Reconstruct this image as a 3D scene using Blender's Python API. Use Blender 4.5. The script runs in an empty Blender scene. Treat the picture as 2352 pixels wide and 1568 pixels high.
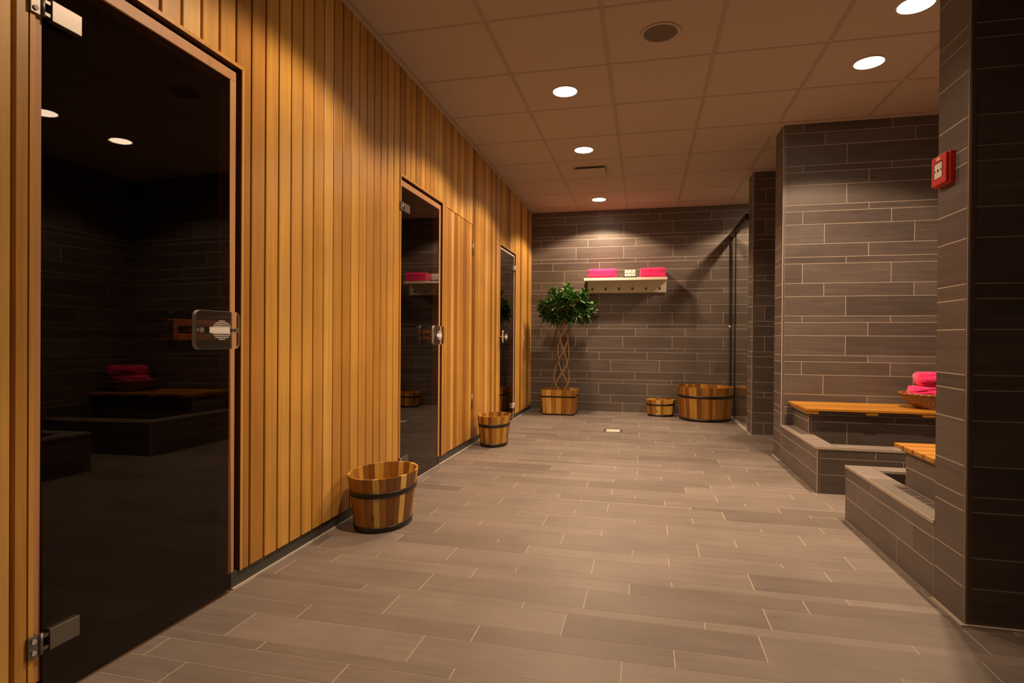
import bpy, bmesh, math, random
from mathutils import Vector, Matrix, noise
R=random.Random(7)
S=bpy.context.scene; COL=S.collection
PI=math.pi
H=2.563          # ceiling height
XL=-1.45         # face of the timber cladding
XS=-1.458        # plane of skirting and door frames
XR=1.015         # corridor side of the right hand piers
XN=2.2           # back of the niches
YB=7.337         # back wall

# ---------------------------------------------------------------- materials
def new_mat(name):
    m=bpy.data.materials.new(name); m.use_nodes=True
    nt=m.node_tree; b=nt.nodes['Principled BSDF']
    return m,nt,b
def N(nt,t,**k):
    n=nt.nodes.new(t)
    for a,v in k.items(): setattr(n,a,v)
    return n
def plain(name,col,rough=.5,metal=0,spec=.5,bump=0,bscale=60,sheen=0):
    m,nt,b=new_mat(name)
    b.inputs['Base Color'].default_value=(*col,1); b.inputs['Roughness'].default_value=rough
    b.inputs['Metallic'].default_value=metal; b.inputs['Specular IOR Level'].default_value=spec
    tc=N(nt,'ShaderNodeTexCoord'); no=N(nt,'ShaderNodeTexNoise'); no.inputs['Scale'].default_value=bscale
    nt.links.new(tc.outputs['Object'],no.inputs['Vector'])
    mx=N(nt,'ShaderNodeMix',data_type='RGBA'); mx.inputs[0].default_value=.5
    mr=N(nt,'ShaderNodeMapRange'); mr.inputs['To Min'].default_value=.88; mr.inputs['To Max'].default_value=1.12
    nt.links.new(no.outputs['Fac'],mr.inputs['Value'])
    hv=N(nt,'ShaderNodeHueSaturation'); hv.inputs['Color'].default_value=(*col,1)
    nt.links.new(mr.outputs['Result'],hv.inputs['Value']); nt.links.new(hv.outputs['Color'],b.inputs['Base Color'])
    if bump:
        bp=N(nt,'ShaderNodeBump'); bp.inputs['Strength'].default_value=bump; bp.inputs['Distance'].default_value=.004
        nt.links.new(no.outputs['Fac'],bp.inputs['Height']); nt.links.new(bp.outputs['Normal'],b.inputs['Normal'])
    if sheen: b.inputs['Sheen Weight'].default_value=sheen
    return m
def tinted(name,stops,scale,rough=.5,spec=.5,grain=.25,bump=.15,gscale=1.0,rvar=.1,blotch=.0,knots=False):
    """colour from a ramp over the per-face 'tint' attribute, with directional grain"""
    m,nt,b=new_mat(name); L=nt.links.new
    at=N(nt,'ShaderNodeAttribute'); at.attribute_name='tint'
    rp=N(nt,'ShaderNodeValToRGB'); cr=rp.color_ramp
    while len(cr.elements)<len(stops): cr.elements.new(.5)
    for e,(p,c) in zip(cr.elements,stops): e.position=p; e.color=(*c,1)
    L(at.outputs['Fac'],rp.inputs['Fac'])
    tc=N(nt,'ShaderNodeTexCoord'); mp=N(nt,'ShaderNodeMapping'); mp.inputs['Scale'].default_value=scale
    L(tc.outputs['Object'],mp.inputs['Vector'])
    off=N(nt,'ShaderNodeVectorMath',operation='MULTIPLY_ADD')   # shift the grain per plank
    cx=N(nt,'ShaderNodeCombineXYZ'); L(at.outputs['Fac'],cx.inputs[0]); L(at.outputs['Fac'],cx.inputs[1]); L(at.outputs['Fac'],cx.inputs[2])
    off.inputs[1].default_value=(37,53,71); L(cx.outputs[0],off.inputs[0]); L(mp.outputs['Vector'],off.inputs[2])
    no=N(nt,'ShaderNodeTexNoise'); no.inputs['Scale'].default_value=gscale; no.inputs['Detail'].default_value=8; no.inputs['Roughness'].default_value=.65; no.inputs['Distortion'].default_value=.4
    L(off.outputs['Vector'],no.inputs['Vector'])
    mr=N(nt,'ShaderNodeMapRange'); mr.inputs['From Min'].default_value=.25; mr.inputs['From Max'].default_value=.75
    mr.inputs['To Min'].default_value=1-grain; mr.inputs['To Max'].default_value=1+grain
    L(no.outputs['Fac'],mr.inputs['Value'])
    val=mr.outputs['Result']
    if blotch:
        n2=N(nt,'ShaderNodeTexNoise'); n2.inputs['Scale'].default_value=3.2; n2.inputs['Detail'].default_value=4
        L(tc.outputs['Object'],n2.inputs['Vector'])
        m2=N(nt,'ShaderNodeMapRange'); m2.inputs['From Min'].default_value=.3; m2.inputs['From Max'].default_value=.7
        m2.inputs['To Min'].default_value=1-blotch; m2.inputs['To Max'].default_value=1+blotch
        L(n2.outputs['Fac'],m2.inputs['Value'])
        mu=N(nt,'ShaderNodeMath',operation='MULTIPLY'); L(val,mu.inputs[0]); L(m2.outputs['Result'],mu.inputs[1]); val=mu.outputs[0]
    hv=N(nt,'ShaderNodeHueSaturation'); L(rp.outputs['Color'],hv.inputs['Color']); L(val,hv.inputs['Value'])
    colr=hv.outputs['Color']
    if knots:
        vo=N(nt,'ShaderNodeTexVoronoi'); vo.inputs['Scale'].default_value=1.0; vo.inputs['Randomness'].default_value=1
        mk=N(nt,'ShaderNodeMapping'); mk.inputs['Scale'].default_value=(9,9,5); L(tc.outputs['Object'],mk.inputs['Vector']); L(mk.outputs['Vector'],vo.inputs['Vector'])
        kr=N(nt,'ShaderNodeMapRange'); kr.inputs['From Min'].default_value=.04; kr.inputs['From Max'].default_value=.11
        L(vo.outputs['Distance'],kr.inputs['Value'])
        mx=N(nt,'ShaderNodeMix',data_type='RGBA'); mx.inputs[6].default_value=(.09,.03,.01,1); L(kr.outputs['Result'],mx.inputs[0]); L(colr,mx.inputs[7]); colr=mx.outputs[2]
    L(colr,b.inputs['Base Color'])
    rr=N(nt,'ShaderNodeMapRange'); rr.inputs['To Min'].default_value=rough-rvar; rr.inputs['To Max'].default_value=rough+rvar
    L(no.outputs['Fac'],rr.inputs['Value']); L(rr.outputs['Result'],b.inputs['Roughness'])
    b.inputs['Specular IOR Level'].default_value=spec
    if bump:
        bp=N(nt,'ShaderNodeBump'); bp.inputs['Strength'].default_value=bump; bp.inputs['Distance'].default_value=.002
        L(no.outputs['Fac'],bp.inputs['Height']); L(bp.outputs['Normal'],b.inputs['Normal'])
    return m
def glass_sheet(name,tint,ior=1.5,rough=0,boost=1.0):
    """thin pane: fresnel mirror over a coloured see-through sheet"""
    m,nt,b=new_mat(name); L=nt.links.new; nt.nodes.remove(b); out=nt.nodes['Material Output']
    tr=N(nt,'ShaderNodeBsdfTransparent'); tr.inputs[0].default_value=(*tint,1)
    gl=N(nt,'ShaderNodeBsdfGlossy'); gl.inputs['Roughness'].default_value=rough; gl.inputs['Color'].default_value=(boost,boost,boost,1)
    fr=N(nt,'ShaderNodeFresnel'); 
    ge=N(nt,'ShaderNodeNewGeometry'); im=N(nt,'ShaderNodeMix',data_type='FLOAT'); im.inputs[2].default_value=ior; im.inputs[3].default_value=1/ior
    L(ge.outputs['Backfacing'],im.inputs[0]); L(im.outputs[0],fr.inputs['IOR'])   # same mirror strength from both sides
    mx=N(nt,'ShaderNodeMixShader'); L(fr.outputs[0],mx.inputs[0]); L(tr.outputs[0],mx.inputs[1]); L(gl.outputs[0],mx.inputs[2]); L(mx.outputs[0],out.inputs[0])
    return m
TILEC=[(0,(.098,.074,.060)),(.5,(.130,.101,.082)),(1,(.165,.130,.107))]
M={}
M['tile']=tinted('wall_tile',[(0,(.094,.074,.066)),(.5,(.121,.099,.088)),(1,(.150,.126,.112))],(2.2,2.2,34),rough=.46,grain=.25,bump=.15,gscale=1.4,blotch=.11)
M['floor_tile']=tinted('floor_tile',[(0,(.162,.136,.120)),(.5,(.204,.174,.154)),(1,(.243,.208,.184))],(2.2,30,30),rough=.5,grain=.15,bump=.12,gscale=1.5,blotch=.11)
M['top_tile']=tinted('curb_top_tile',[(0,(.175,.155,.138)),(1,(.25,.22,.195))],(6,6,30),rough=.45,grain=.12,bump=.1,gscale=1.2,blotch=.1)
M['grout']=plain('grout',(.56,.485,.41),.8,bscale=40)
M['fgrout']=plain('floor_grout',(.45,.40,.34),.8,bscale=40)
M['cedar']=tinted('cedar_cladding',[(0,(.26,.105,.018)),(.25,(.42,.195,.034)),(.55,(.58,.30,.056)),(.8,(.68,.38,.08)),(1,(.74,.46,.13))],(26,26,.9),rough=.42,grain=.2,bump=.12,gscale=1.6,blotch=.10)
M['pine']=tinted('pine_frame',[(0,(.50,.27,.12)),(1,(.60,.33,.15))],(30,30,1.2),rough=.5,grain=.14,bump=.1,gscale=1.4)
M['acacia']=tinted('acacia_staves',[(0,(.15,.050,.008)),(.3,(.27,.108,.014)),(.55,(.42,.195,.026)),(.8,(.60,.34,.055)),(1,(.78,.52,.14))],(22,22,2.5),rough=.45,grain=.26,bump=.15,gscale=1.3,knots=True)
M['teak']=tinted('oiled_slat',[(0,(.43,.185,.020)),(1,(.60,.29,.038))],(1.2,30,30),rough=.36,grain=.2,bump=.1,gscale=1.3)
M['skirt']=plain('slate_skirting',(.055,.055,.052),.5,bscale=18,bump=.1)
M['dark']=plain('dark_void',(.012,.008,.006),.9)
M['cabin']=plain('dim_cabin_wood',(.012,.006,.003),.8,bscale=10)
M['iron']=plain('dark_strap',(.022,.015,.013),.38,metal=.3,bscale=30)
M['reveal_shade']=plain('painted_reveal_shade',(.10,.032,.008),.7,bscale=30)  # dark red-brown with the shade of the door recess put into the colour
M['steel']=plain('brushed_steel',(.24,.225,.21),.45,metal=1,bscale=200)
M['chrome']=plain('chrome',(.8,.78,.76),.12,metal=1,bscale=200)
M['white_alu']=plain('white_aluminium',(.72,.67,.62),.45,bscale=80)
M['ceil']=plain('ceiling_tile',(.54,.445,.36),.9,spec=.2,bscale=140,bump=.06)
M['bar']=plain('ceiling_grid_bar',(.42,.34,.27),.7,bscale=40)
M['smoke']=glass_sheet('smoked_glass',(.58,.46,.34),ior=1.34)
M['clear']=glass_sheet('clear_glass',(.93,.95,.93),ior=1.40)
M['cut_edge']=plain('cut_acrylic_edge',(.62,.58,.54),.25,bscale=120)
M['frosted']=plain('etched_mark',(.78,.74,.70),.7)
M['pink']=plain('pink_terry',(.90,.03,.18),.95,spec=.2,bump=.35,bscale=700,sheen=.35)
M['cream']=plain('cream_paint',(.80,.74,.63),.45,bscale=30)
M['white']=plain('white_ceramic',(.82,.79,.72),.35)
M['red']=plain('red_plastic',(.62,.025,.018),.38)
M['brass']=plain('hook_metal',(.22,.17,.12),.3,metal=1)
M['leafs']=tinted('leaf_green',[(0,(.010,.040,.006)),(.5,(.028,.115,.010)),(1,(.075,.21,.018))],(20,20,20),rough=.38,grain=.3,bump=.1,gscale=1)
M['stem']=plain('bare_stem',(.34,.22,.11),.7,bump=.5,bscale=50)
M['soil']=plain('potting_soil',(.03,.02,.012),.95,bump=1,bscale=60)
M['wicker']=plain('wicker',(.34,.16,.045),.6,bump=.4,bscale=90)
M['grille']=plain('speaker_grille',(.17,.14,.105),.8,bump=.6,bscale=300)
M['seal']=plain('edge_profile',(.17,.125,.095),.4,metal=.25)
M['strip']=plain('bright_profile',(.50,.42,.34),.4,metal=.3)
def acrylic():
    m,nt,b=new_mat('clear_acrylic')
    b.inputs['Base Color'].default_value=(.97,.97,.95,1); b.inputs['Roughness'].default_value=.02
    b.inputs['Transmission Weight'].default_value=1; b.inputs['IOR'].default_value=1.49
    no=N(nt,'ShaderNodeTexNoise'); no.inputs['Scale'].default_value=4
    mr=N(nt,'ShaderNodeMapRange'); mr.inputs['To Min'].default_value=.01; mr.inputs['To Max'].default_value=.04
    nt.links.new(no.outputs['Fac'],mr.inputs['Value']); nt.links.new(mr.outputs['Result'],b.inputs['Roughness'])
    return m
M['acrylic']=acrylic()
def emit(name,col,s):
    m,nt,b=new_mat(name); b.inputs['Base Color'].default_value=(.9,.9,.9,1)
    b.inputs['Emission Color'].default_value=(*col,1); b.inputs['Emission Strength'].default_value=s
    return m
M['lamp']=emit('glowing_lamp',(1,.80,.58),26)

# ---------------------------------------------------------------- helpers
class MB:
    """collects geometry, then links ONE mesh object"""
    def __init__(s): s.v=[]; s.f=[]; s.m=[]; s.t=[]; s.sm=[]
    def face(s,pts,mi=0,t=.5,sm=False):
        i=len(s.v); s.v+= [tuple(p) for p in pts]; s.f.append(tuple(range(i,i+len(pts)))); s.m.append(mi); s.t.append(t); s.sm.append(sm)
    def box(s,a,b,mi=0,t=.5,skip=()):
        x0,y0,z0=a; x1,y1,z1=b; i=len(s.v)
        s.v+=[(x0,y0,z0),(x1,y0,z0),(x1,y1,z0),(x0,y1,z0),(x0,y0,z1),(x1,y0,z1),(x1,y1,z1),(x0,y1,z1)]
        for k,q in (('-z',(0,3,2,1)),('+z',(4,5,6,7)),('-y',(0,1,5,4)),('+x',(1,2,6,5)),('+y',(2,3,7,6)),('-x',(3,0,4,7))):
            if k in skip: continue
            s.f.append(tuple(i+j for j in q)); s.m.append(mi); s.t.append(t); s.sm.append(False)
    def obox(s,c,ax,half,mi=0,t=.5):
        """oriented box: centre, 3 axes, 3 half sizes"""
        c=Vector(c); i=len(s.v)
        for dz in(-1,1):
            for dx,dy in((-1,-1),(1,-1),(1,1),(-1,1)):
                s.v.append(tuple(c+ax[0]*dx*half[0]+ax[1]*dy*half[1]+ax[2]*dz*half[2]))
        for q in ((0,3,2,1),(4,5,6,7),(0,1,5,4),(1,2,6,5),(2,3,7,6),(3,0,4,7)):
            s.f.append(tuple(i+j for j in q)); s.m.append(mi); s.t.append(t); s.sm.append(False)
    def lathe(s,prof,c=(0,0,0),seg=32,mi=0,t=.5,sm=True,sx=1,sy=1,close=False):
        i=len(s.v); n=len(prof)
        for k in range(seg):
            a=2*PI*k/seg
            for r,z in prof: s.v.append((c[0]+r*math.cos(a)*sx,c[1]+r*math.sin(a)*sy,c[2]+z))
        for k in range(seg):
            k2=(k+1)%seg
            for j in range(n if close else n-1):
                j2=(j+1)%n
                s.f.append((i+k*n+j,i+k2*n+j,i+k2*n+j2,i+k*n+j2)); s.m.append(mi); s.t.append(t); s.sm.append(sm)
    def tube(s,pts,r,seg=8,mi=0,t=.5,closed=False):
        pts=[Vector(p) for p in pts]; n=len(pts); i=len(s.v); up=Vector((.13,.21,.97)).normalized()
        for k,p in enumerate(pts):
            if closed: d=pts[(k+1)%n]-pts[k-1]
            else: d=pts[min(k+1,n-1)]-pts[max(k-1,0)]
            d.normalize(); a=d.cross(up); 
            if a.length<1e-3: a=d.cross(Vector((1,0,0)))
            a.normalize(); b=d.cross(a)
            rr=r[k] if isinstance(r,(list,tuple)) else r
            for q in range(seg):
                an=2*PI*q/seg; s.v.append(tuple(p+a*math.cos(an)*rr+b*math.sin(an)*rr))
        for k in range(n if closed else n-1):
            k2=(k+1)%n
            for q in range(seg):
                q2=(q+1)%seg
                s.f.append((i+k*seg+q,i+k*seg+q2,i+k2*seg+q2,i+k2*seg+q)); s.m.append(mi); s.t.append(t); s.sm.append(True)
        if not closed:
            for k in (0,n-1):
                s.f.append(tuple(i+k*seg+q for q in range(seg))); s.m.append(mi); s.t.append(t); s.sm.append(False)
    def build(s,name,mats,parent=None,bevel=0,loc=None,bseg=2,off=(0,0,0)):
        me=bpy.data.meshes.new(name)
        if off!=(0,0,0): s.v=[(a-off[0],b-off[1],c-off[2]) for a,b,c in s.v]
        me.from_pydata(s.v,[],s.f)
        if not isinstance(mats,(list,tuple)): mats=[mats]
        for m in mats: me.materials.append(M[m])
        at=me.attributes.new('tint','FLOAT','FACE'); at.data.foreach_set('value',s.t)
        me.polygons.foreach_set('material_index',s.m); me.polygons.foreach_set('use_smooth',s.sm)
        bm=bmesh.new(); bm.from_mesh(me); bmesh.ops.remove_doubles(bm,verts=bm.verts,dist=1e-6) if bevel else None
        bmesh.ops.recalc_face_normals(bm,faces=bm.faces); bm.to_mesh(me); bm.free()
        me.update()
        o=bpy.data.objects.new(name,me); COL.objects.link(o)
        if bevel:
            b=o.modifiers.new('bevel','BEVEL'); b.width=bevel; b.segments=bseg; b.limit_method='ANGLE'; b.angle_limit=math.radians(35)
        if loc: o.location=loc
        if off!=(0,0,0): o.location=off
        if parent: o.parent=parent
        return o
def empty(name,loc=(0,0,0),rz=0):
    o=bpy.data.objects.new(name,None); COL.objects.link(o); o.location=loc; o.rotation_euler.z=rz; o.empty_display_size=.1
    return o
def tag(o,label,cat,group=None):
    o['label']=label; o['category']=cat
    if group: o['group']=group
    return o
def struct(o,label=None,cat=None):
    o['kind']='structure'
    if label: o['label']=label
    if cat: o['category']=cat
    return o

# ---------------------------------------------------------------- tiling
U=.04935
UNITS=[2,3,1,2,3,2,1,3,2,1,3,2,3,1,2,3,2,1,3,2,1,3,2]
ZC=[0,.12]
for u_ in UNITS: ZC.append(ZC[-1]+u_*U)
ZC.append(H)                                    # course lines, floor to ceiling
SEQ=[2,1,0,2,3,1,0,3,2,3,0,2,1,0,2,3,1,0,3,2,3,0,2,1,0]
G=.0020
def tiled(mb,axis,plane,sgn,a0,a1,z0,z1,shift=0,base=0.0,mod=.598,dep=.0022,courses=None,joints=None):
    """tile slabs on a vertical face. axis 'x': face runs along X at y=plane ; axis 'y': along Y at x=plane"""
    zs=courses or ZC
    for k in range(len(zs)-1):
        c0,c1=max(zs[k],z0),min(zs[k+1],z1)
        if c1-c0<.006: continue
        off=base+((SEQ[k%len(SEQ)]+shift)%4)*mod/4
        if joints: off=joints[k%len(joints)]-8*mod
        j=math.floor((a0-off)/mod)-1
        while off+j*mod<a1:
            b0,b1=max(off+j*mod,a0),min(off+(j+1)*mod,a1); j+=1
            if b1-b0<.008: continue
            t=min(1,max(0,R.gauss(.5,.24)))
            g0=G if b0>a0 else .0012; g1=G if b1<a1 else .0012
            lo,hi=plane-(dep if sgn>0 else 0),plane+(dep if sgn<0 else 0)
            if axis=='x': mb.box((b0+g0,lo,c0+G),(b1-g1,hi,c1-G),0,t,skip=('+y' if sgn<0 else '-y',))
            else: mb.box((lo,b0+g0,c0+G),(hi,b1-g1,c1-G),0,t,skip=('-x' if sgn>0 else '+x',))

# floor ------------------------------------------------------------
FY=[-2.4]
near=[]; y=1.265
seqw=[2,2,1,3,2,3,1,3,2,1,3,2,1,3,2,3,1,2,3,1,2,1,3,3,2,1,2,3,2,1,2,2]
seqx=[.542,.392,.09,.541,.09,.35,.195,.40,.549,.105,.40,.103,.552,.234,.405,.112,.555,.243,.408,.25,.116,.55,.41,.25,.406,.55,.113,.554,.397,.25,.113,.554]
rows=[]
for w,x in zip(seqw,seqx): rows.append((y,y+w*.0492,x)); y+=w*.0492
RR=random.Random(3); last=2
while y<YB:
    w=RR.choice([a for a in (1,2,3) if a!=last]); last=w; rows.append((y,min(YB,y+w*.0492),RR.choice([.1,.25,.4,.55]))); y+=w*.0492
y=1.265
while y>-2.4:
    w=RR.choice([a for a in (1,2,3) if a!=last]); last=w; rows.append((y-w*.0492,y,RR.choice([.1,.25,.4,.55]))); y-=w*.0492
mb=MB(); FX0,FX1=-1.455,3.0
mb.box((FX0-.02,-2.4,-.06),(FX1,YB,-.0006),1)
for y0,y1,x in rows:
    j=math.floor((FX0-x)/.598)
    while x+j*.598<FX1:
        b0,b1=max(x+j*.598,FX0),min(x+(j+1)*.598,FX1); j+=1
        if b1-b0<.01: continue
        mb.box((b0+.0019,y0+.0015,-.003),(b1-.0019,y1-.0015,0),0,min(1,max(0,R.gauss(.5,.25))),skip=('-z',))
fl=struct(mb.build('floor',['floor_tile','fgrout']))

# ceiling ----------------------------------------------------------
X0,Y0=-.8256,3.4714
mb=MB(); mb.box((-1.6,-2.4,H),(3.0,YB+.1,H+.05),0)
ce=struct(mb.build('ceiling',['ceil']))
mb=MB()
xs=[X0+.6*i for i in range(-1,7)]; ys=[Y0+.6*j for j in range(-10,7)]
for x in xs: mb.box((x-.012,-2.4,H-.0022),(x+.012,YB,H+.001),0,skip=('+z',))
for y in ys: mb.box((-1.6,y-.0085,H-.0015),(3,y+.0085,H+.001),0,skip=('+z',))
mb.build('grid_bars',['bar'],ce)
mb=MB(); mb.box((XL-.002,-2.4,H-.0055),(XL+.022,YB,H+.001),0); mb.box((XL,YB-.022,H-.0055),(XN,YB,H+.001),0)
for (ya,yb) in ((4.72,4.97),(5.96,6.2),(2.11,2.33)):
    mb.box((XR-.05,ya-.05,H-.0055),(XN+.1,ya,H+.001),0); mb.box((XR-.05,ya,H-.0055),(XR,yb+.02,H+.001),0)
mb.build('wall_angle',['ceil'],ce)

# left wall: cladding, openings, skirting --------------------------
DO=[  # opening y0,y1, top z
 (1.095,1.826,1.897),(3.240,3.972,1.905),(5.690,6.400,1.885)]
PAN=(4.080,4.712,1.897)
BZ=.056
mb=MB()
g=1.797; pitch=.0835; edges=[]
k=-52
while g+k*pitch<YB+pitch: edges.append(g+k*pitch); k+=1
TH=.018; gap=.009
def plank(a,b,z0,z1,t):
    if b-a<.006: return
    # tongue-and-groove board with chamfered long edges
    ch=.0025; x=XL; i=len(mb.v)
    pr=[(x-TH,a),(x-ch,a),(x,a+ch),(x,b-ch),(x-ch,b),(x-TH,b)] if b-a>.02 else [(x-TH,a),(x,a),(x,b),(x-TH,b)]
    n=len(pr)
    for z in (z0,z1):
        for px_,py_ in pr: mb.v.append((px_,py_,z))
    for q in range(n-1):
        mb.f.append((i+q,i+q+1,i+n+q+1,i+n+q)); mb.m.append(0); mb.t.append(t); mb.sm.append(False)
    mb.f.append(tuple(i+q for q in range(n))); mb.m.append(0); mb.t.append(t); mb.sm.append(False)
    mb.f.append(tuple(i+n+q for q in range(n))); mb.m.append(0); mb.t.append(t); mb.sm.append(False)
PT={}
def ptint(i):
    if i not in PT: PT[i]=min(1,max(0,R.gauss(.55,.25)))
    return PT[i]
zones=[(a,b,z,0) for a,b,z in DO]+[(PAN[0],PAN[1],PAN[2],1)]
for i in range(len(edges)-1):
    a,b=edges[i]+gap/2,edges[i+1]-gap/2; b=min(b,YB-.002)
    t=ptint(i)
    # cut by openings
    segs=[(a,b,BZ,H-.006)]
    for oa,ob,oz,kind in zones:
        g2=.014 if not kind else .0
        ns=[]
        for (p,q,z0,z1) in segs:
            if q<=oa-g2 or p>=ob+g2 or z0>=oz: ns.append((p,q,z0,z1)); continue
            if p<oa-g2: ns.append((p,oa-g2,z0,oz+g2))
            if q>ob+g2: ns.append((ob+g2,q,z0,oz+g2))
            ns.append((p,q,oz+g2+(.003 if kind else 0),z1))
        segs=ns
    for p,q,z0,z1 in segs: plank(p,q,z0,z1,t)
for oa,ob,oz in DO:   # thin edging strips round each opening
    w=.013; x0=XL-TH-.002; x1=XL+.0015
    mb.box((x0,oa-w,BZ),(x1,oa-.001,oz-.0002),0,.72); mb.box((x0,ob+.001,BZ),(x1,ob+w,oz-.0002),0,.72); mb.box((x0,oa-w,oz),(x1,ob+w,oz+w),0,.62)
    mb.box((x0,ob-.0006,BZ),(XL-.0012,ob+.001,oz),2); mb.box((x0,oa,oz-.0006),(XL-.0012,ob,oz),2)  # dark faces painting the shade in the gap between frame and cladding
# backing board behind the boards (cut round the openings)
xb0,xb1=XL-TH-.05,XL-TH-.001
allz=sorted(zones)
yc=-2.4
for oa,ob,oz,kd in allz:
    mb.box((xb0,yc,0.0),(xb1,oa-(.0 if kd else .0),H),1); mb.box((xb0,oa,oz),(xb1,ob,H),1)
    if kd: mb.box((xb0,oa,0),(xb1,ob,oz),1)
    yc=ob
mb.box((xb0,yc,0),(xb1,YB,H),1)
wl=struct(mb.build('wall_left',['cedar','dark','reveal_shade']))
mb=MB()
cuts=[(-2.4,DO[0][0]-.0),(DO[0][1]-.036,DO[1][0]),(DO[1][1]-.036,PAN[0]),(PAN[0],DO[2][0]),(DO[2][1]-.036,YB)]
for a,b in cuts:
    mb.box((XS-.045,a,0),(XS,b,BZ+.004),0)
    mb.box((XS,a,-.001),(XS+.012,b,.0035),1)
struct(mb.build('baseboard_left',['skirt','fgrout'],bevel=0))
# dark cabins behind the doors
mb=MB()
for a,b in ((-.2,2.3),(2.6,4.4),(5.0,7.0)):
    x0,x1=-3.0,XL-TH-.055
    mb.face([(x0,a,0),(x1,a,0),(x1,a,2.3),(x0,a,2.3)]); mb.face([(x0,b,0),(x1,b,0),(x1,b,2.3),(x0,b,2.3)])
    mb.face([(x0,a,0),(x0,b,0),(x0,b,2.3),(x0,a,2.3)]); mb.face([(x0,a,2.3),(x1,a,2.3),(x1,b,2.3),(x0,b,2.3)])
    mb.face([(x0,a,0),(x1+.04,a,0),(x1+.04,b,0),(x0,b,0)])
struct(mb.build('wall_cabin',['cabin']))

# handles ----------------------------------------------------------
def rrect(w,h,r,n=6):
    pts=[]
    for cx,cy,a0 in ((w/2-r,h/2-r,0),(-w/2+r,h/2-r,PI/2),(-w/2+r,-h/2+r,PI),(w/2-r,-h/2+r,1.5*PI)):
        for k in range(n+1):
            a=a0+PI/2*k/n; pts.append((cx+r*math.cos(a),cy+r*math.sin(a)))
    return pts
def handle(parent,yc,zc,w,h,xg,mirror=1):
    hp=MB(); x0,x1=XL+.032,XL+.047
    pts=rrect(w,h,.022); n=len(pts)
    fr=[(x1,yc+a,zc+b) for a,b in pts]; bk=[(x0,yc+a,zc+b) for a,b in pts]
    i=0; hp.v+=fr+bk
    hp.f.append(tuple(range(n))); hp.f.append(tuple(range(2*n-1,n-1,-1)))
    for k in range(n): hp.f.append((k,n+k,n+(k+1)%n,(k+1)%n))
    hp.m=[0,0]+[1]*n; hp.t=[.5]*len(hp.f); hp.sm=[False]*len(hp.f)
    hd=hp.build('handle',['acrylic','cut_edge'],parent,bevel=.0015); hd['label']='clear acrylic pull plate with an etched striped mark'
    m=MB()
    for s in (-1,1):
        yy=yc+s*(w/2-.022)
        m.tube([(xg,yy,zc),(x1+.003,yy,zc)],.006,12)
        m.tube([(x1+.0002,yy,zc),(x1+.005,yy,zc)],.0085,16)
    m.build('screw_post',['chrome'],hd)
    # etched mark: solid bar with stripes filling a round outline
    e=MB(); xe=x1+.0006; cy=yc+mirror*.012; rad=.032
    e.box((xe,yc-.045,zc-.010),(xe+.0006,cy+.038,zc+.010))
    for k in range(-5,6):
        z=zc+k*.0062
        if abs(k)<2: continue
        hw=math.sqrt(max(0,rad**2-(z-zc)**2))*1.25+.006
        e.box((xe,cy-hw,z-.0012),(xe+.0006,cy+hw,z+.0012))
    e.build('etched_mark',['frosted'],hd)
    # wooden pull on the cabin side
    w2=MB(); w2.box((xg-.045,yc-w*.62,zc-.035),(xg-.020,yc+w*.42,zc-.012),0,.7); w2.box((xg-.045,yc-w*.62,zc+.012),(xg-.020,yc+w*.42,zc+.035),0,.7)
    w2.box((xg-.020,yc-w*.60,zc-.033),(xg-.005,yc-w*.5,zc+.033),0,.6); w2.box((xg-.020,yc+w*.3,zc-.033),(xg-.005,yc+w*.4,zc+.033),0,.6)
    w2.build('inner_pull',['pine'],hd,bevel=.003)
def hinge(parent,yh,zc,sgn,xg,mat='steel',lw=.098):
    """sgn=+1: glass leaf on the +Y side of the pin"""
    h=MB(); x=XL+.001
    h.box((xg+.004,min(yh-sgn*.03,yh-sgn*.006),zc-.027),(x+.006,max(yh-sgn*.03,yh-sgn*.006),zc+.027))
    h.box((xg+.004,min(yh+sgn*.02,yh+sgn*lw),zc-.026),(x+.008,max(yh+sgn*.02,yh+sgn*lw),zc+.026))
    o=h.build('hinge',[mat],parent,bevel=.0015)
    k=MB()
    k.tube([(x+.004,yh,zc-.026),(x+.004,yh,zc+.026)],.005,12)
    for zz in (-.015,.015): k.box((xg+.004,min(yh,yh+sgn*.022),zc+zz-.004),(x+.005,max(yh,yh+sgn*.022),zc+zz+.004))
    k.build('hinge_knuckle',['steel'],o)
    s=MB()
    for zz in (-.014,.014): s.lathe([(0,0),(.006,0),(.006,.002),(.004,.003),(0,.003)],(0,0,0),16)
    # screws point along +X
    s=MB()
    for zz in (-.014,.014): s.tube([(x+.006,yh-sgn*.018,zc+zz),(x+.009,yh-sgn*.018,zc+zz)],.006,16)
    s.build('screw_head',['chrome'],o)

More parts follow.
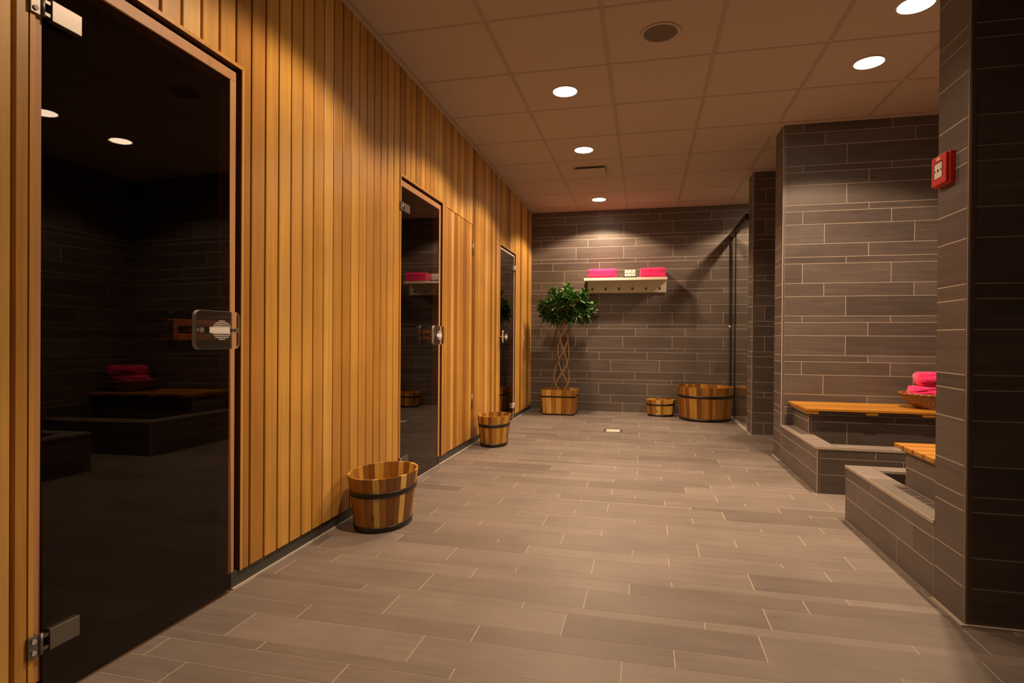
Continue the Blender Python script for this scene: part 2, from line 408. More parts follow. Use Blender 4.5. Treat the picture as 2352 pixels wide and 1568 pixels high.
def door(n,oa,ob,oz,frame,fmat,hside,handle_y,rot=(0,0),zhs=(1.72,.16),label=''):
    e=empty('door_%d'%n,(XS,(oa+ob)/2,0)); struct(e,label,'door'); bpy.context.view_layer.update()
    inv=Matrix.Translation((-XS,-(oa+ob)/2,0))
    def P(o): o.matrix_parent_inverse=inv; return o
    xg=XS-.006
    if fmat=='pine': ja,jb,jt,gp=.018,.030,.036,.020
    else: ja,jb,jt,gp=.018,.022,.018,.022
    if hside>0: ja,jb,gl,gr=ja,jb,.002,gp   # hinge on the near side
    else: gl,gr=.002,gp
    fa,fb,ft=oa+.004,ob-gp,oz-.018
    m=MB()
    x0,x1=XS-.05,XS-.0005
    m.box((x0,fa,0 if fmat!='pine' else BZ+.004),(x1,fa+ja,ft-jt),0,.5)
    m.box((x0,fb-jb,BZ+.004 if fmat=='pine' else 0),(x1,fb,ft-jt),0,.7)
    m.box((x0,fa,ft-jt),(x1,fb,ft+.0),0,.3)
    P(m.build('door_frame',[fmat],e,bevel=.0015))
    ga,gb=fa+ja+.0015,fb-jb-.0015
    # glass leaf (own origin at the hinge so that it hangs a hair off true)
    hy=ga if hside>0 else gb
    m=MB(); m.box((xg-.004,ga,.006),(xg+.004,gb,ft-jt-.002)) 
    # thin smoked pane
    p=m.build('glass_pane',['smoke'],e,off=(xg,hy,1.0)); p.matrix_parent_inverse=inv
    p.rotation_euler=(0,rot[1],rot[0])
    m=MB(); m.box((xg-.0045,ga,.004),(xg+.0042,gb,.010)); P(m.build('door_seal',['dark'],e))
    hh=empty('handle_set') ; bpy.data.objects.remove(hh)
    for z in zhs:
        before=set(COL.objects); hinge(e,hy+(-.010 if hside>0 else .010),z,1 if hside>0 else -1,xg,*(('steel',.098) if fmat=='pine' else ('white_alu',.06)))
        for o in set(COL.objects)-before:
            if o.parent==e: P(o)
    before=set(COL.objects); handle(e,handle_y,.940,.208,.129,xg)
    for o in set(COL.objects)-before:
        if o.parent==e: P(o)
    return e
door(1,*DO[0],None,'pine',1,1.661,rot=(-.010,-.010),zhs=(1.725,.158),label='nearest smoked glass sauna door in the timber wall, square clear handle')
door(2,*DO[1],None,'pine',1,3.785,rot=(-.003,0),zhs=(1.72,.16),label='middle smoked glass sauna door, pink towel mirrored in its pane')
door(3,*DO[2],None,'white_alu',-1,5.755,rot=(0,0),zhs=(1.72,.16),label='farthest narrow-looking glass door with white frame, near the potted tree')

# concealed timber door --------------------------------------------
e=empty('door_4',(XL,(PAN[0]+PAN[1])/2,0)); struct(e,'concealed timber-clad service door between the two farther glass doors','door')
inv=Matrix.Translation((-XL,-(PAN[0]+PAN[1])/2,0))
mb=MB()
a=PAN[0]+.003; nb=8; w=(PAN[1]-PAN[0]-.006)/nb
for i in range(nb): plank(a+i*w+gap/2,a+(i+1)*w-gap/2,BZ+.006,PAN[2]-.004,[.3,.9,.15,.55,.4,.1,.35,.8][i])
o=mb.build('door_leaf',['cedar'],e); o.matrix_parent_inverse=inv
for z in (1.69,.38):
    m=MB(); yy=PAN[1]+.002
    m.tube([(XL+.004,yy,z-.06),(XL+.004,yy,z+.06)],.006,12)
    m.box((XL+.0005,yy-.012,z-.05),(XL+.003,yy+.012,z+.05))
    o=m.build('hinge',['steel'],e); o.matrix_parent_inverse=inv

# tiled walls ------------------------------------------------------
def core(mb,a,b,mi=1): mb.box(a,b,mi)
D=.0006
mb=MB(); core(mb,(-1.6,YB+D,0),(XN+.1,YB+.1,H))
tiled(mb,'x',YB,-1,XL-.03,XN,0,H,0,-.57)
mb.box((-1.45,YB-.004,0),(XN,YB+D,.004),1)
struct(mb.build('wall_back',['tile','grout']))
mb=MB(); core(mb,(XN+D,2.33,0),(XN+.1,YB,H)); tiled(mb,'y',XN,-1,2.33,YB,0,H,1,.1)
struct(mb.build('wall_right',['tile','grout']))
def pier(name,ya,yb,x1,shift,basex,basey,front=True,back=True):
    m=MB(); core(m,(XR+D,ya+D,0),(x1,yb-D,H))
    tiled(m,'y',XR,-1,ya+.002,yb,0,H,shift,ya-1,mod=9)
    tiled(m,'x',ya,-1,XR+.019,x1,0,H,shift,basex)
    if back: tiled(m,'x',yb,1,XR,x1,0,H,shift+2,basex)
    return m
m=pier('m',4.72,4.97,XN,1,1.157-.1495,3.9)
struct(m.build('wall_right_middle',['tile','grout']))
m=pier('f',5.96,6.20,XN,0,.83,5.5)
struct(m.build('wall_right_far',['tile','grout']))
m=pier('n',2.138,2.336,3.0,2,.432,1.95)
struct(m.build('wall_right_near',['tile','grout']))
# walls behind the camera
mb=MB(); core(mb,(-1.6,-2.5,0),(3.1,-2.4,H)); tiled(mb,'x',-2.4,1,-1.45,3,0,H,1,0); struct(mb.build('wall_front',['tile','grout']))
mb=MB(); core(mb,(3.0+D,-2.4,0),(3.1,2.33,H)); tiled(mb,'y',3.0,-1,-2.4,2.138,0,H,1,0); struct(mb.build('wall_side',['tile','grout']))
# corner profiles
def corner_rod(x,y,sx,sy,z0,z1,rr=.0095):
    """quarter-round metal tile trim standing on an outer corner at x,y ; body goes towards sx,sy"""
    m=MB(); pts=[]; cx,cy=x+sx*rr,y+sy*rr
    a0=math.atan2(-sy,0)            # from the front face round to the side face
    ring=[(cx+sx*rr,y-sy*.0004),(cx,y-sy*.0004)]
    for k in range(1,7):
        a=PI/2*k/6; ring.append((cx-sx*(rr+.0004)*math.sin(a),cy-sy*(rr+.0004)*math.cos(a)))
    ring+= [(x+sx*rr*2,cy)]
    n=len(ring)
    for z in (z0,z1): m.v+=[(a,b,z) for a,b in ring]
    for k in range(n): m.f.append((k,(k+1)%n,n+(k+1)%n,n+k)); m.sm.append(False)
    m.f.append(tuple(range(n))); m.f.append(tuple(range(2*n-1,n-1,-1))); m.sm+=[False,False]
    m.m=[0]*len(m.f); m.t=[.5]*len(m.f)
    return m
for n_,yy in ((1,2.138),(2,4.72),(3,5.96)):
    struct(corner_rod(XR,yy,1,1,0,H).build('trim_%d'%n_,['seal']))
for i,(x0,y0,x1,y1) in enumerate(((XR-.012,2.126,XR,2.336),(XR,2.126,3.0,2.138),(XR-.012,4.72,XR,4.97),(XR-.012,5.95,XR,6.2),(XR,5.95,XN,5.96))):
    m=MB(); m.box((x0,y0,-.001),(x1,y1,.0035)); struct(m.build('trim_%d'%(4+i),['fgrout']))

# foot baths -------------------------------------------------------
CT=.278    # curb top
def footbath(y0,y1,hin0,hin1,block0,block1,label,group,xblock):
    """curb box y0..y1 (outer), basin hole hin0..hin1, seat block block0..block1"""
    e=empty('foot_bath',(XR,(y0+y1)/2,0)); tag(e,label,'foot bath',group); inv=Matrix.Translation((-XR,-(y0+y1)/2,0))
    cw=.118
    m=MB()
    m.box((XR+D,y0+D,0),(XR+cw-D,y1-D,CT-.006),1)
    front=(hin0-y0)<(y1-hin1)  # basin nearer y0
    fy0,fy1=(y0,hin0) if front else (hin1,y1)
    m.box((XR+cw-D,fy0+D,0),(XN,fy1-D,CT-.006),1)
    CC=[0,.115,.213,CT-.012]
    tiled(m,'y',XR,-1,y0+.002,y1-.002,0,CT-.012,courses=CC,joints=[4.4,4.25,4.1] if front else [2.65,3.11,2.934])
    if front: tiled(m,'x',y0,-1,XR+.019,XN,0,CT-.012,courses=CC,joints=[1.63,1.479,1.332]); tiled(m,'x',fy1,1,XR+cw,XN,.05,CT-.012,1,.9)
    else: tiled(m,'x',y1,1,XR,XN,0,CT-.012,3,.88); tiled(m,'x',fy0,-1,XR+cw,XN,.05,CT-.012,1,.9)
    tiled(m,'y',XR+cw,1,hin0,hin1,.05,CT-.012,1,.9)
    o=m.build('curb',['tile','grout'],e); o.matrix_parent_inverse=inv
    # top slabs
    m=MB(); zt=CT
    m.box((XR-.002,y0-.002,CT-.011),(XR+cw,y1+ (.002 if not front else 0),CT-.0045),1,.5)
    m.box((XR+cw,fy0-.002,CT-.011),(XN-.001,fy1+.002,CT-.0045),1,.5)
    g=.0015
    if front:
        sp=[(y0,y0+.30),(y0+.30,y0+.9),(y0+.9,y1)]
    else: sp=[(y0,y1-.9),(y1-.9,y1-.3),(y1-.3,y1)]
    for a,b in sp:
        if b-a>.01: m.box((XR+g,a+g,CT-.006),(XR+cw-g,b-g,CT),0,R.random())
    x=XR+cw
    for xx in (XR+.42,XR+1.0,XN-.002):
        m.box((x+g,fy0+g,CT-.006),(xx-g,fy1-g,CT),0,R.random()); x=xx
    o=m.build('curb_top',['top_tile','grout'],e); o.matrix_parent_inverse=inv
    m=MB()  # bright edge profile
    m.box((XR-.0035,y0-.0035,CT-.013),(XR+.0005,y1,CT+.0005)); 
    ye=y0 if front else y1
    m.box((XR+.0005,ye-.003,CT-.013),(XN,ye+.003,CT-.0065))
    o=m.build('edge_profile',['strip'],e); o.matrix_parent_inverse=inv
    # basin floor with plug
    m=MB(); m.box((XR+cw,hin0,.0),(XN,hin1,.05),0,.3); o=m.build('basin',['tile'],e); o.matrix_parent_inverse=inv
    # seat block
    m=MB(); bz=.425
    xb=xblock
    m.box((xb+D,block0+D,CT),(XN,block1-D,bz-.004),1)
    m.box((XR+cw,block0+D,0),(XN,block1-D,CT),1)
    BC=[0,.215,.365,.412,bz]
    tiled(m,'y',xb,-1,block0+.002,block1-.002,CT+.001,bz,courses=BC,mod=9,joints=[0,0,0,0])
    yf,sg=(block0,-1) if front else (block1,1)
    tiled(m,'x',yf,sg,xb+.019,XN,.052,bz,courses=BC,joints=[1.5,1.341,1.629,1.4])
    m.box((xb+.002,block0+.002,bz-.005),(XN,block1-.002,bz),0,.5)
    o=m.build('seat_block',['tile','grout'],e); o.matrix_parent_inverse=inv
    o=corner_rod(xb,yf,1,-sg,CT,bz,.009).build('corner_profile',['seal'],e); o.matrix_parent_inverse=inv
    o=corner_rod(XR,y0 if front else y1,1,1 if front else -1,0,CT-.013).build('corner_profile',['seal'],e); o.matrix_parent_inverse=inv
    return e
B1=footbath(3.775,4.718,3.907,4.30,4.30,4.718,'tiled foot bath with seat block against the far niche wall','tiled foot baths in the niche',1.10)
B2=footbath(2.341,3.27,2.86,3.160,2.341,2.86,'tiled foot bath nearer the camera, beside the pier with red call point','tiled foot baths in the niche',1.128)
def bench(y0,y1,x0,label,n):
    e=empty('bench_seat',(x0,(y0+y1)/2,.426)); tag(e,label,'bench seat','slatted bench seats')
    zt=.463; th=.019; L_=XN-.012-x0; g=.012; w=(y1-y0-g*(n-1))/n
    for i in range(n):
        m=MB(); a=i*(w+g)-(y1-y0)/2
        m.box((0,a,zt-th-.426),(L_,a+w,zt-.426),0,R.random())
        m.build('slat',['teak'],e,bevel=.003)
    for xx in (.0 if n==5 else .02,.36,.69,1.02):
        m=MB(); m.box((xx+.01,-(y1-y0)/2+.004,0.0),(xx+.082,(y1-y0)/2-.004,zt-th-.426-.0003),0,R.random())
        m.build('crossbar',['teak'],e,bevel=.002)
    return e
bench(4.225,4.706,1.065,'oiled slatted bench seat against the far niche wall, wicker basket on top',5)
bench(2.345,2.905,1.098,'oiled slatted bench seat half hidden behind the near tiled pier',6)

# downlights -------------------------------------------------------
LC=(1,.68,.43)
def light(data_name,loc,energy,size,blend,rad,parent=None):
    l=bpy.data.lights.new(data_name,'SPOT'); l.energy=energy; l.spot_size=math.radians(size); l.spot_blend=blend; l.shadow_soft_size=rad; l.color=LC
    o=bpy.data.objects.new(data_name,l); COL.objects.link(o); o.location=loc
    if parent: o.parent=parent
    return o
def downlight_parts(e):
    m=MB(); m.lathe([(.076,.0),(.0855,.0),(.087,-.002),(.085,-.004),(.079,-.004),(.076,-.002)],(0,0,0),48,close=True)
    m.build('bezel',['white_alu'],e)
    m=MB(); m.lathe([(0.0,-.0005),(.04,-.001),(.0775,-.003)],(0,0,-.001),48); m.build('lamp_lens',['lamp'],e)
DL=[(-.53,3.785,'round ceiling downlight nearest in the corridor row, left of the round speaker',1),
    (-.53,4.985,'middle downlight of the corridor row, in front of the ceiling vent',1),
    (-.54,6.785,'farthest downlight, above the wall shelf',1),
    (1.275,3.770,'round downlight above the niche, farther one beside the grey wall',1),
    (1.275,3.170,'round downlight cut off by the top edge of the photo, beside the near pier',1)]
OFF=[(-.53,2.04),(-.53,.3),(1.31,6.74)]
P1,P2=74,74
for x,y,lab,_ in DL:
    e=empty('downlight',(x,y,H)); tag(e,lab,'downlight','ceiling downlights'); downlight_parts(e)
    k=(1.0 if y<6 else 1.45) if x<0 else 1.05
    light('lamp_wide',(0,0,-.02),P1*k,136,.22,.045,e); light('lamp_beam',(0,0,-.02),P2*k,92,1,.045,e)
for x,y in OFF:
    e=empty('downlight',(x,y,H)); tag(e,('ceiling downlight behind the clear shower screen' if x>0 else 'corridor downlight above the nearest glass door, just over the photo edge' if y>1 else 'dim corridor downlight behind the camera'),'downlight','ceiling downlights'); downlight_parts(e)
    k={2.04:.95,.3:.04,6.74:1.0}[y]
    light('lamp_wide',(0,0,-.02),P1*k,136,.22,.045 if x<0 else .03,e); light('lamp_beam',(0,0,-.02),P2*k,92,1,.045,e)

# ceiling speaker and vent -----------------------------------------
e=empty('ceiling_speaker',(.068,3.17,H)); tag(e,'round brown-grey loudspeaker grille set flush in the ceiling','speaker')
m=MB(); m.lathe([(.088,.0),(.106,.0),(.107,-.003),(.103,-.006),(.091,-.006),(.088,-.003)],(0,0,0),56,close=True); m.build('rim',['ceil'],e)
m=MB(); m.lathe([(0,-.001),(.06,-.001),(.089,-.0025)],(0,0,0),56); m.build('grille',['grille'],e)
e=empty('ceiling_vent',(-.53,5.60,H)); tag(e,'square white ventilation plate hanging just below the ceiling','vent')
m=MB(); m.box((-.15,-.13,-.026),(.15,.13,-.018)); m.build('vent_plate',['ceil'],e,bevel=.003)
m=MB(); m.lathe([(.09,0),(.09,-.0175)],(0,0,0),32); m.build('collar',['grille'],e)

# shower screen ----------------------------------------------------
e=empty('shower_screen',(1.01,6.77,0)); tag(e,'clear glass shower screen with dark top rail beside the large tub','shower screen')
def PE(o,e=e): o.matrix_parent_inverse=Matrix.Translation((-1.01,-6.77,0)); return o
m=MB(); m.box((1.006,6.203,.008),(1.014,7.333,2.16)); PE(m.build('glass_pane',['clear'],e))
m=MB(); m.box((.986,6.203,2.145),(1.032,7.333,2.207)); PE(m.build('top_rail',['iron'],e,bevel=.002))
m=MB(); m.box((1.000,7.305,.008),(1.020,7.333,2.155)); PE(m.build('wall_channel',['iron'],e,bevel=.002))
m=MB(); m.box((1.000,6.98,.008),(1.0145,6.99,2.155)); PE(m.build('glass_joint',['iron'],e))
m=MB(); m.tube([(1.006,7.18,1.08),(.985,7.18,1.08)],.008,12); m.tube([(.985,7.18,1.08),(.965,7.18,1.08)],.017,20); PE(m.build('knob',['chrome'],e))
m=MB(); m.box((.995,6.2,-.001),(1.03,7.333,.008)); struct(m.build('trim_9',['fgrout']))

# tubs and buckets -------------------------------------------------
def staves(mb,r0,r1,h,th,n,sx=1,sy=1,seed=1,sub=2,z0=0,dk=1):
    rr=random.Random(seed)
    tot=[rr.uniform(.7,1.3) for _ in range(n)]; s=sum(tot); a=0
    for i in range(n):
        da=2*PI*tot[i]/s; t=dk*rr.choice([.05,.15,.25,.35,.4,.5,.6,.75,.9,1.0]); 
        for q in range(sub):
            b0=a+da*q/sub+(.004 if q==0 else 0); b1=a+da*(q+1)/sub-(.004 if q==sub-1 else 0)
            def P(r,an,z): return (r*math.cos(an)*sx,r*math.sin(an)*sy,z)
            for (ro,ri) in ((0,0),):
                o0,o1,p0,p1=P(r0,b0,z0),P(r0,b1,z0),P(r1,b0,h),P(r1,b1,h)
                i0,i1,j0,j1=P(r0-th,b0,z0),P(r0-th,b1,z0),P(r1-th,b0,h),P(r1-th,b1,h)
                mb.face([o0,o1,p1,p0],0,t); mb.face([i1,i0,j0,j1],0,min(1,t+.0)); mb.face([p0,p1,j1,j0],0,t)
                mb.face([o0,p0,j0,i0],0,t); mb.face([o1,i1,j1,p1],0,t)
        a+=da
def band(r0,r1,h,z,w,sx=1,sy=1,ex=.002,mat='iron',name='strap',parent=None,seg=64):
    m=MB(); f=lambda zz:r0+(r1-r0)*zz/h
    m.lathe([(f(z)+.0005,z),(f(z)+ex,z),(f(z+w)+ex,z+w),(f(z+w)+.0005,z+w)],(0,0,0),seg,sx=sx,sy=sy,close=True)
    o=m.build(name,[mat],parent); return o
def tub(name,loc,r0,r1,h,n,label,seed,sx=1,sy=1,rz=0,zb=None,bw=.020,cat='bucket',dk=1):
    e=empty(name,loc,rz); tag(e,label,cat,'wooden stave tubs with dark straps')
    m=MB(); staves(m,r0,r1,h,.011,n,sx,sy,seed,dk=dk); 
    body=m.build('staves',['acacia'],e)
    m=MB(); m.lathe([(0,.02),(r0-.0075,.02),(r0-.0075,.008),(0,.008)],(0,0,0),48,sx=sx,sy=sy,t=.4,sm=False); m.build('bottom_board',['acacia'],e)
    band(r0,r1,h,0.0,bw,sx,sy,.0025,parent=e,name='base_band'); band(r0,r1,h,(zb or h*.66),bw*.9,sx,sy,.0022,parent=e,name='strap')
    return e
tub('bucket',(-1.258,2.625,0),.142,.176,.262,26,'nearest slatted wooden bucket on the floor, between first and second glass doors',11,.88,1.22,-.08,zb=.170,bw=.029)
tub('bucket',(-1.268,4.80,0),.122,.156,.262,24,'wooden bucket standing by the wall next to the third door',12,.9,1.22,-.06,zb=.170,bw=.029,dk=.75)
tub('small_tub',(.190,7.165,0),.150,.176,.198,22,'small low wooden tub at the back wall, left of the large tub',13,1.0,.78,.2,zb=.130,cat='tub',bw=.025)
tub('large_tub',(.682,6.985,0),.283,.315,.385,40,'large round wooden tub in the far corner beside the glass screen',14,1,1,.7,zb=.262,cat='tub',bw=.034,dk=.68)

# potted tree ------------------------------------------------------
px0,py0=-1.015,7.045
e=empty('potted_tree',(px0,py0,0)); tag(e,'small tree with braided trunk in a square wooden planter by the back wall','potted tree')
pl=MB(); hw0,hw1,hz=.188,.205,.305; th=.014
rr=random.Random(5)
for side in range(4):
    ca,sa=math.cos(side*PI/2),math.sin(side*PI/2)
    def Q(x,y,z): return (x*ca-y*sa,x*sa+y*ca,z)
    tot=[rr.uniform(.7,1.3) for _ in range(7)]; s=sum(tot); a=-1
    for k in range(7):
        b=a+2*tot[k]/s; t=rr.choice([.3,.5,.55,.6,.4,.75,.9])
        g=.004
        f=lambda u,w,z:Q(u*w,-w,z)
        pl.face([f(a+g,hw0,0.0),f(b-g,hw0,0.0),f(b-g,hw1,hz),f(a+g,hw1,hz)],0,t)
        def fi(u,w,z): return Q(u*(w-th),-(w-th),z)
        pl.face([fi(a,hw0,0),fi(a,hw1,hz),fi(b,hw1,hz),fi(b,hw0,0)],0,t)
        pl.face([f(a+g,hw1,hz),f(b-g,hw1,hz),fi(b,hw1,hz),fi(a,hw1,hz)],0,t)
        a=b
po=pl.build('planter',['acacia'],e)
for nm,z,w in (('strap',.215,.017),('base_band',0.0,.017)):
    m=MB(); hwz=hw0+(hw1-hw0)*(z+w/2)/hz+.0025
    for side in range(4):
        ca,sa=math.cos(side*PI/2),math.sin(side*PI/2)
        ax=[Vector((ca,sa,0)),Vector((-sa,ca,0)),Vector((0,0,1))]
        m.obox(Vector((hwz*sa,-hwz*ca,z+w/2)),ax,(hwz+.001,.0022,w/2))
    m.build(nm,['iron'],po)
m=MB(); m.box((-.18,-.18,.2),(.18,.18,.272)); m.build('soil',['soil'],e)
m=MB(); NS=8; zt0,zt1=.27,1.12
for s in range(NS):
    dr=1 if s%2 else -1; ph=2*PI*(s//2)/(NS//2)+(.4 if s%2 else 0); pts=[]
    for k in range(41):
        u=k/40; z=zt0+(zt1-zt0)*u
        an=ph+dr*u*2*PI*.78
        rad=.105-.04*math.sin(u*PI*.5)+.012*math.sin(u*9+s)
        pts.append((rad*math.cos(an)+.055*u+R.uniform(-.003,.003),rad*math.sin(an)*.9,z))
    m.tube(pts,[.007-.002*k/40 for k in range(41)],7)
m.build('braided_trunk',['stem'],e)
# crown
m=MB(); rl=random.Random(21); br=MB()
def leaf(p,d,L,w,t):
    d=d.normalized(); side=d.cross(Vector((0,0,1))); 
    if side.length<.05: side=Vector((1,0,0))
    side.normalize(); side=(Matrix.Rotation(rl.uniform(-1,1),3,d)@side); nrm=side.cross(d)
    prev=None; n=4
    for k in range(n+1):
        u=k/n; c=p+d*L*u+Vector((0,0,-1))*L*.32*u*u; ww=w*math.sin(PI*min(1,.12+u*.86))**.8*(1 if k<n else .05)
        cur=(c-side*ww+nrm*ww*.25,c,c+side*ww+nrm*ww*.25)
        if prev:
            m.face([prev[0],prev[1],cur[1],cur[0]],0,t,True); m.face([prev[1],prev[2],cur[2],cur[1]],0,t,True)
        prev=cur
cc=Vector((.062,-.05,1.30))
tips=[]
for k in range(165):
    u=rl.uniform(-.75,1); a=rl.uniform(0,2*PI); q=math.sqrt(max(0,1-u*u)); rr_=rl.uniform(.5,1)
    p=cc+Vector((q*math.cos(a)*.335*rr_,q*math.sin(a)*.22*rr_,u*.235*rr_))
    tips.append((p,(p-cc+Vector((0,0,.10)))))
for tx,tz in ((-.185,.24),(-.14,.19),(-.16,.28),(.0,.25),(.02,.30),(-.02,.2),(.21,.20),(.25,.15),(.22,.24),(.1,.2),(-.27,.08),(.33,.02),(.34,.08),(-.3,-.02),(.06,.23)):
    for _ in range(2):
        p=cc+Vector((tx,rl.uniform(-.1,.1),tz-.02)); tips.append((p,Vector((tx*.4,rl.uniform(-.1,.1),.4))))
for p,d in tips:
    d=d.normalized(); base=Vector((.055,0,1.10)); mid=(base+p)/2+Vector((0,0,.03))
    br.tube([base+(p-base)*.05,mid,p],[.006,.0045,.0025],5)
    up=(p.z-cc.z)/.2
    for j in range(rl.randint(13,18)):
        a=rl.uniform(0,2*PI); s1=d.orthogonal().normalized(); s2=d.cross(s1)
        spread=rl.uniform(.35,1.3); dd=d+(s1*math.cos(a)+s2*math.sin(a))*spread
        q=p-d*rl.uniform(0,.08)
        if up<0: dd.z-=.35
        leaf(q,dd,rl.uniform(.06,.105),rl.uniform(.0065,.0105),min(1,max(0,rl.gauss(.40+.28*up,.26))))
m.v=[(a,min(b,YB-py0-.012),c) for a,b,c in m.v]
m.build('foliage',['leafs'],e); br.build('branches',['stem'],e)

# wall shelf -------------------------------------------------------
sx0,sx1=-.745,.256; sy=7.13
e=empty('wall_shelf',((sx0+sx1)/2,YB,1.51)); tag(e,'cream wall shelf with six hooks below on the back wall','shelf')
inv=Matrix.Translation((-(sx0+sx1)/2,-YB,-1.51))
def PS(o): o.matrix_parent_inverse=inv; return o
m=MB(); m.box((sx0,sy,1.646),(sx1,YB-.0005,1.678)); PS(m.build('shelf_board',['cream'],e,bevel=.002))
m=MB(); m.box((sx0+.03,YB-.022,1.507),(sx1-.004,YB-.0005,1.646)); PS(m.build('back_rail',['cream'],e,bevel=.002))
for k in range(6):
    m=MB(); x=-.655+k*.1655; y0=YB-.022; z=1.553
    m.tube([(x,y0+.001,z),(x,y0-.004,z)],.013,16)
    m.tube([(x,y0-.002,z),(x,y0-.022,z-.004),(x,y0-.034,z+.006)],.0055,10)
    m.tube([(x,y0-.032,z+.003),(x,y0-.040,z+.010)],.010,12)
    PS(m.build('hook',['brass'],e))
# towels
def softbox(name,c,size,r,seed,mat='pink',amp=.004,fold=True,parent=None,off=None):
    bm=bmesh.new(); bmesh.ops.create_cube(bm,size=1)
    bmesh.ops.subdivide_edges(bm,edges=bm.edges,cuts=17,use_grid_fill=True)
    hx,hy,hz=[s/2 for s in size]
    for v in bm.verts:
        p=Vector((v.co.x*size[0],v.co.y*size[1],v.co.z*size[2]))
        cl=Vector((max(-hx+r,min(hx-r,p.x)),max(-hy+r,min(hy-r,p.y)),max(-hz+r,min(hz-r,p.z))))
        d=p-cl
        if d.length>1e-6: p=cl+d.normalized()*r
        n_=noise.noise_vector(p*14+Vector((seed,0,0)))
        p+=n_*amp
        if fold:   # pinched fold lines along the front
            w=math.sin((p.z/size[2]+.5)*PI*3.0+.4)
            if abs(v.co.y)>.45 or abs(v.co.x)>.48: p.y*=1+.012*w; p.x*=1+.004*w
        v.co=p
    lo=min(v.co.z for v in bm.verts)
    for v in bm.verts:
        if v.co.z<-hz+.4*r: v.co.z=max(v.co.z,-hz)
    me=bpy.data.meshes.new(name); bm.to_mesh(me); bm.free(); me.materials.append(M[mat])
    me.attributes.new('tint','FLOAT','FACE')
    for p in me.polygons: p.use_smooth=True
    o=bpy.data.objects.new(name,me); COL.objects.link(o); o.location=c
    return o
o=softbox('folded_towel',(-.52,7.222,1.679+.058),(.355,.17,.116),.032,1); tag(o,'pink folded towel at the left end of the wall shelf','towel','pink towels')
o=softbox('folded_towel',(.085,7.222,1.679+.058),(.300,.17,.116),.016,2,amp=.003); tag(o,'pink folded towel at the right end of the wall shelf','towel','pink towels')
o.rotation_euler.z=.02
e=empty('candle_tray',(-.19,7.19,1.679)); tag(e,'small dark tray with a raised lip holding three white holders on the shelf','tray')
m=MB(); m.box((-.08,-.05,0),(.085,.05,.008)); m.box((-.08,-.05,.008),(.085,-.046,.014)); m.box((-.08,.046,.008),(.085,.05,.014)); m.build('tray_base',['iron'],e,bevel=.001)
for k in range(3):
    e=empty('candle_holder',(-.228+k*.044,7.185,1.6875)); tag(e,'white cube holder with dark hole, %s of the three on the shelf tray'%('leftmost','middle one','rightmost')[k],'candle holder','white holders on the shelf tray')
    m=MB(); m.box((-.020,-.02,0),(.020,.02,.086)); m.build('cube',['white'],e,bevel=.003)
    m=MB(); m.tube([(0,-.0195,.043),(0,-.0208,.043)],.007,14); m.build('hole',['dark'],e)

# wicker basket and towels ----------------------------------------
bx,by,bz=1.945,4.455,.4632
e=empty('wicker_basket',(bx,by,bz)); tag(e,'shallow wicker bowl on the slatted bench in the niche','basket')
m=MB()
rad=[(0.0,.10),(.02,.145),(.045,.18),(.07,.205),(.098,.223)]
def rz_(z):
    for (z0,r0),(z1,r1) in zip(rad,rad[1:]):
        if z<=z1: return r0+(r1-r0)*(z-z0)/(z1-z0)
    return rad[-1][1]
NW=44
for k in range(15):   # woven rings
    z=.006+k*.0064; pts=[]
    for a in range(NW*2):
        an=2*PI*a/(NW*2); w=.0032*(1 if (a+k)%2 else -1)
        pts.append(((rz_(z)+w)*math.cos(an),(rz_(z)+w)*math.sin(an)*.86,z))
    m.tube(pts,.0036,5,closed=True)
for a in range(NW):
    an=2*PI*a/NW; m.tube([(rz_(z)*math.cos(an),rz_(z)*math.sin(an)*.86,z) for z in (.003,.03,.06,.085,.098)],.0032,5)
m.lathe([(0,.006),(.085,.006),(.085,.002),(0,.002)],(0,0,0),32,sy=.86)
m.build('bowl',['wicker'],e)
m=MB(); 
for q in range(2):
    pts=[((.224+.004*math.cos(a*.9+q*PI))*math.cos(2*PI*a/120),(.224+.004*math.cos(a*.9+q*PI))*math.sin(2*PI*a/120)*.86,.100+.003*math.sin(a*.9+q*PI)) for a in range(120)]
    m.tube(pts,.0038,6,closed=True)
m.build('braided_rim',['wicker'],e)
def roll(name,c,L,ra,rb,rz,seed,label,tilt=0,zmin=-9,zmax=9):
    """rolled towel: spiral body with soft lumpy ends"""
    m=MB(); seg=64; ns=26; rr=random.Random(seed)
    rings=[]
    for i in range(ns+1):
        u=i/ns; x=(u-.5)*L; endf=min(1,(min(u,1-u)/.10)) ; endf=math.sqrt(1-(1-endf)**2)
        ring=[]
        for k in range(seg):
            a=2*PI*k/seg
            sp=1+.07*((a+u*.5)/(2*PI)%1)   # spiral step: the loose edge of the roll
            r1=ra*sp*(.35+.65*endf); r2=rb*sp*(.35+.65*endf)
            cr=1-.16*max(0,math.cos(7*a+u*5+seed))**6; p=Vector((x,r1*math.cos(a)*cr,r2*math.sin(a)*cr))
            n_=noise.noise_vector(p*9+Vector((seed*3,0,0)))*.016+noise.noise_vector(p*26+Vector((seed*3,4,0)))*.007
            p=p+n_; p.z=min(max(p.z,zmin+noise.noise(p*20)*.002),zmax); ring.append(p)
        rings.append(ring)
    i0=len(m.v)
    for r in rings: m.v+=[tuple(p) for p in r]
    for i in range(ns):
        for k in range(seg):
            k2=(k+1)%seg; m.f.append((i*seg+k,i*seg+k2,(i+1)*seg+k2,(i+1)*seg+k)); m.m.append(0); m.t.append(.5); m.sm.append(True)
    for i in (0,ns): m.f.append(tuple(i*seg+k for k in range(seg))); m.m.append(0); m.t.append(.5); m.sm.append(True)
    o=m.build(name,['pink']); o.location=c; o.rotation_euler=(0,tilt,rz)
    tag(o,label,'towel','pink towels'); return o
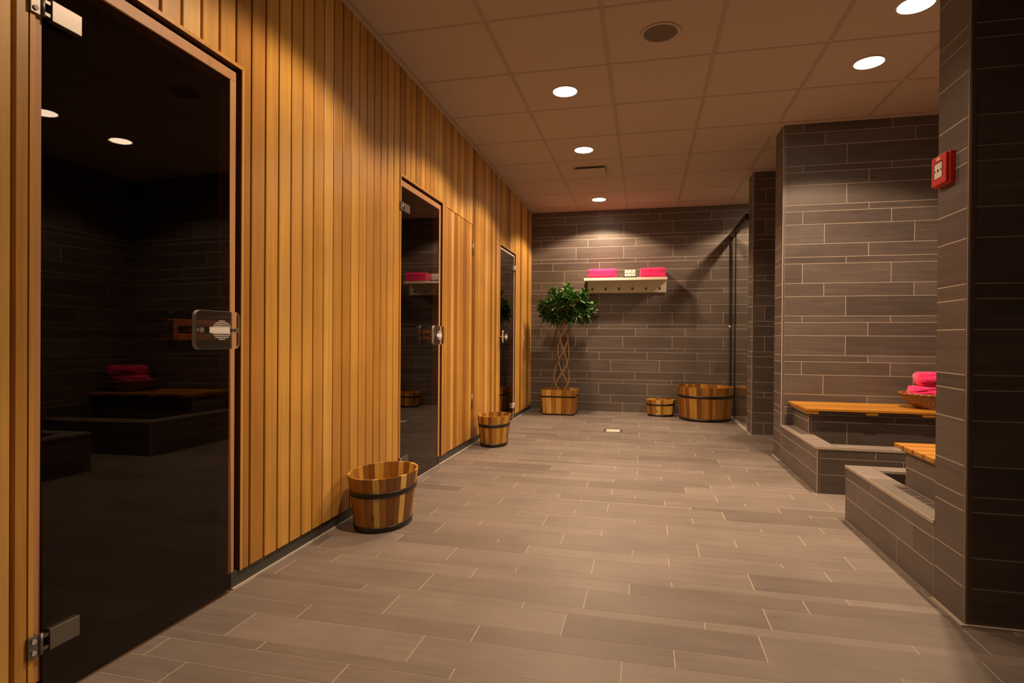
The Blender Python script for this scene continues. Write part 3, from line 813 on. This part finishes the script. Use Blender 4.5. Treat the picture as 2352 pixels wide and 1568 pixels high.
roll('rolled_towel',(1.945,4.440,.580),.36,.080,.050,.03,3,'lower pink towel lying in the wicker bowl on the bench',0,-.040,.036)
roll('rolled_towel',(1.975,4.44,.662),.33,.088,.062,-.10,5,'upper pink towel resting on another towel in the wicker bowl',0,-.043,.05)

# fire call point --------------------------------------------------
e=empty('call_point',(XR,2.279,1.513)); e.scale=(.50,1,.94); tag(e,'red fire alarm call point on the near tiled pier','call point')
m=MB(); m.box((-.034,-.062,-.057),(0,.046,.056)); m.build('back_box',['red'],e,bevel=.003)
m=MB(); m.box((-.056,-.058,-.054),(-.0342,.042,.053)); fr_=m.build('front_frame',['red'],e,bevel=.004)
m=MB(); m.box((-.0568,-.036,-.030),(-.0555,.022,.030)); m.build('recess',['dark'],fr_)
m=MB(); m.box((-.0575,-.033,-.029),(-.0562,.018,.026)); m.build('break_panel',['white'],e,bevel=.0005)
m=MB()
m.tube([(-.0574,-.0075,-.002),(-.0582,-.0075,-.002)],.0052,14)
for s in (-1,1):
    m.face([(-.058,-.0075+s*.022,-.0055),(-.058,-.0075+s*.022,.0015),(-.058,-.0075+s*.011,-.002)])
    m.box((-.0581,min(-.0075+s*.022,-.0075+s*.027),-.0032),(-.0576,max(-.0075+s*.022,-.0075+s*.027),-.0008))
m.build('arrow_mark',['dark'],e)
m=MB(); m.box((-.0566,-.020,.037),(-.0560,.006,.044)); m.build('house_mark',['white'],fr_)

# floor drain ------------------------------------------------------
e=empty('floor_drain',(-.305,5.835,0)); tag(e,'small square steel floor drain in front of the back wall','drain')
m=MB(); m.box((-.095,-.095,-.002),(.095,.095,.0022)); m.build('drain_frame',['steel'],e,bevel=.001)
m=MB(); m.box((-.066,-.066,.0022),(.066,.066,.0042)); m.build('drain_cover',['white'],e,bevel=.001)

# ---------------------------------------------------------------- camera
f,yaw,pi_,ro=1314.2,.2283,-.0044,.0071
r=Vector((math.cos(yaw),math.sin(yaw),0)); fw=Vector((-math.sin(yaw),math.cos(yaw),0)); up=Vector((0,0,1))
F=fw*math.cos(pi_)+up*math.sin(pi_); Uv=up*math.cos(pi_)-fw*math.sin(pi_)
Rv=r*math.cos(ro)+Uv*math.sin(ro); Uv=Uv*math.cos(ro)-r*math.sin(ro)
cam=bpy.data.cameras.new('camera'); co=bpy.data.objects.new('camera',cam); COL.objects.link(co)
cam.sensor_width=36; cam.lens=f/2352*36; cam.clip_start=.05
mt=Matrix((Rv,Uv,-F)).transposed().to_4x4(); mt.translation=Vector((0,0,.9171)); co.matrix_world=mt
S.camera=co
w=bpy.data.worlds.new('world'); S.world=w; w.use_nodes=True
w.node_tree.nodes['Background'].inputs[0].default_value=(1,.7,.45,1); w.node_tree.nodes['Background'].inputs[1].default_value=0.0
S.view_settings.view_transform='Standard'; S.view_settings.look='None'; S.view_settings.gamma=1; S.view_settings.use_curve_mapping=False
S.view_settings.exposure=0
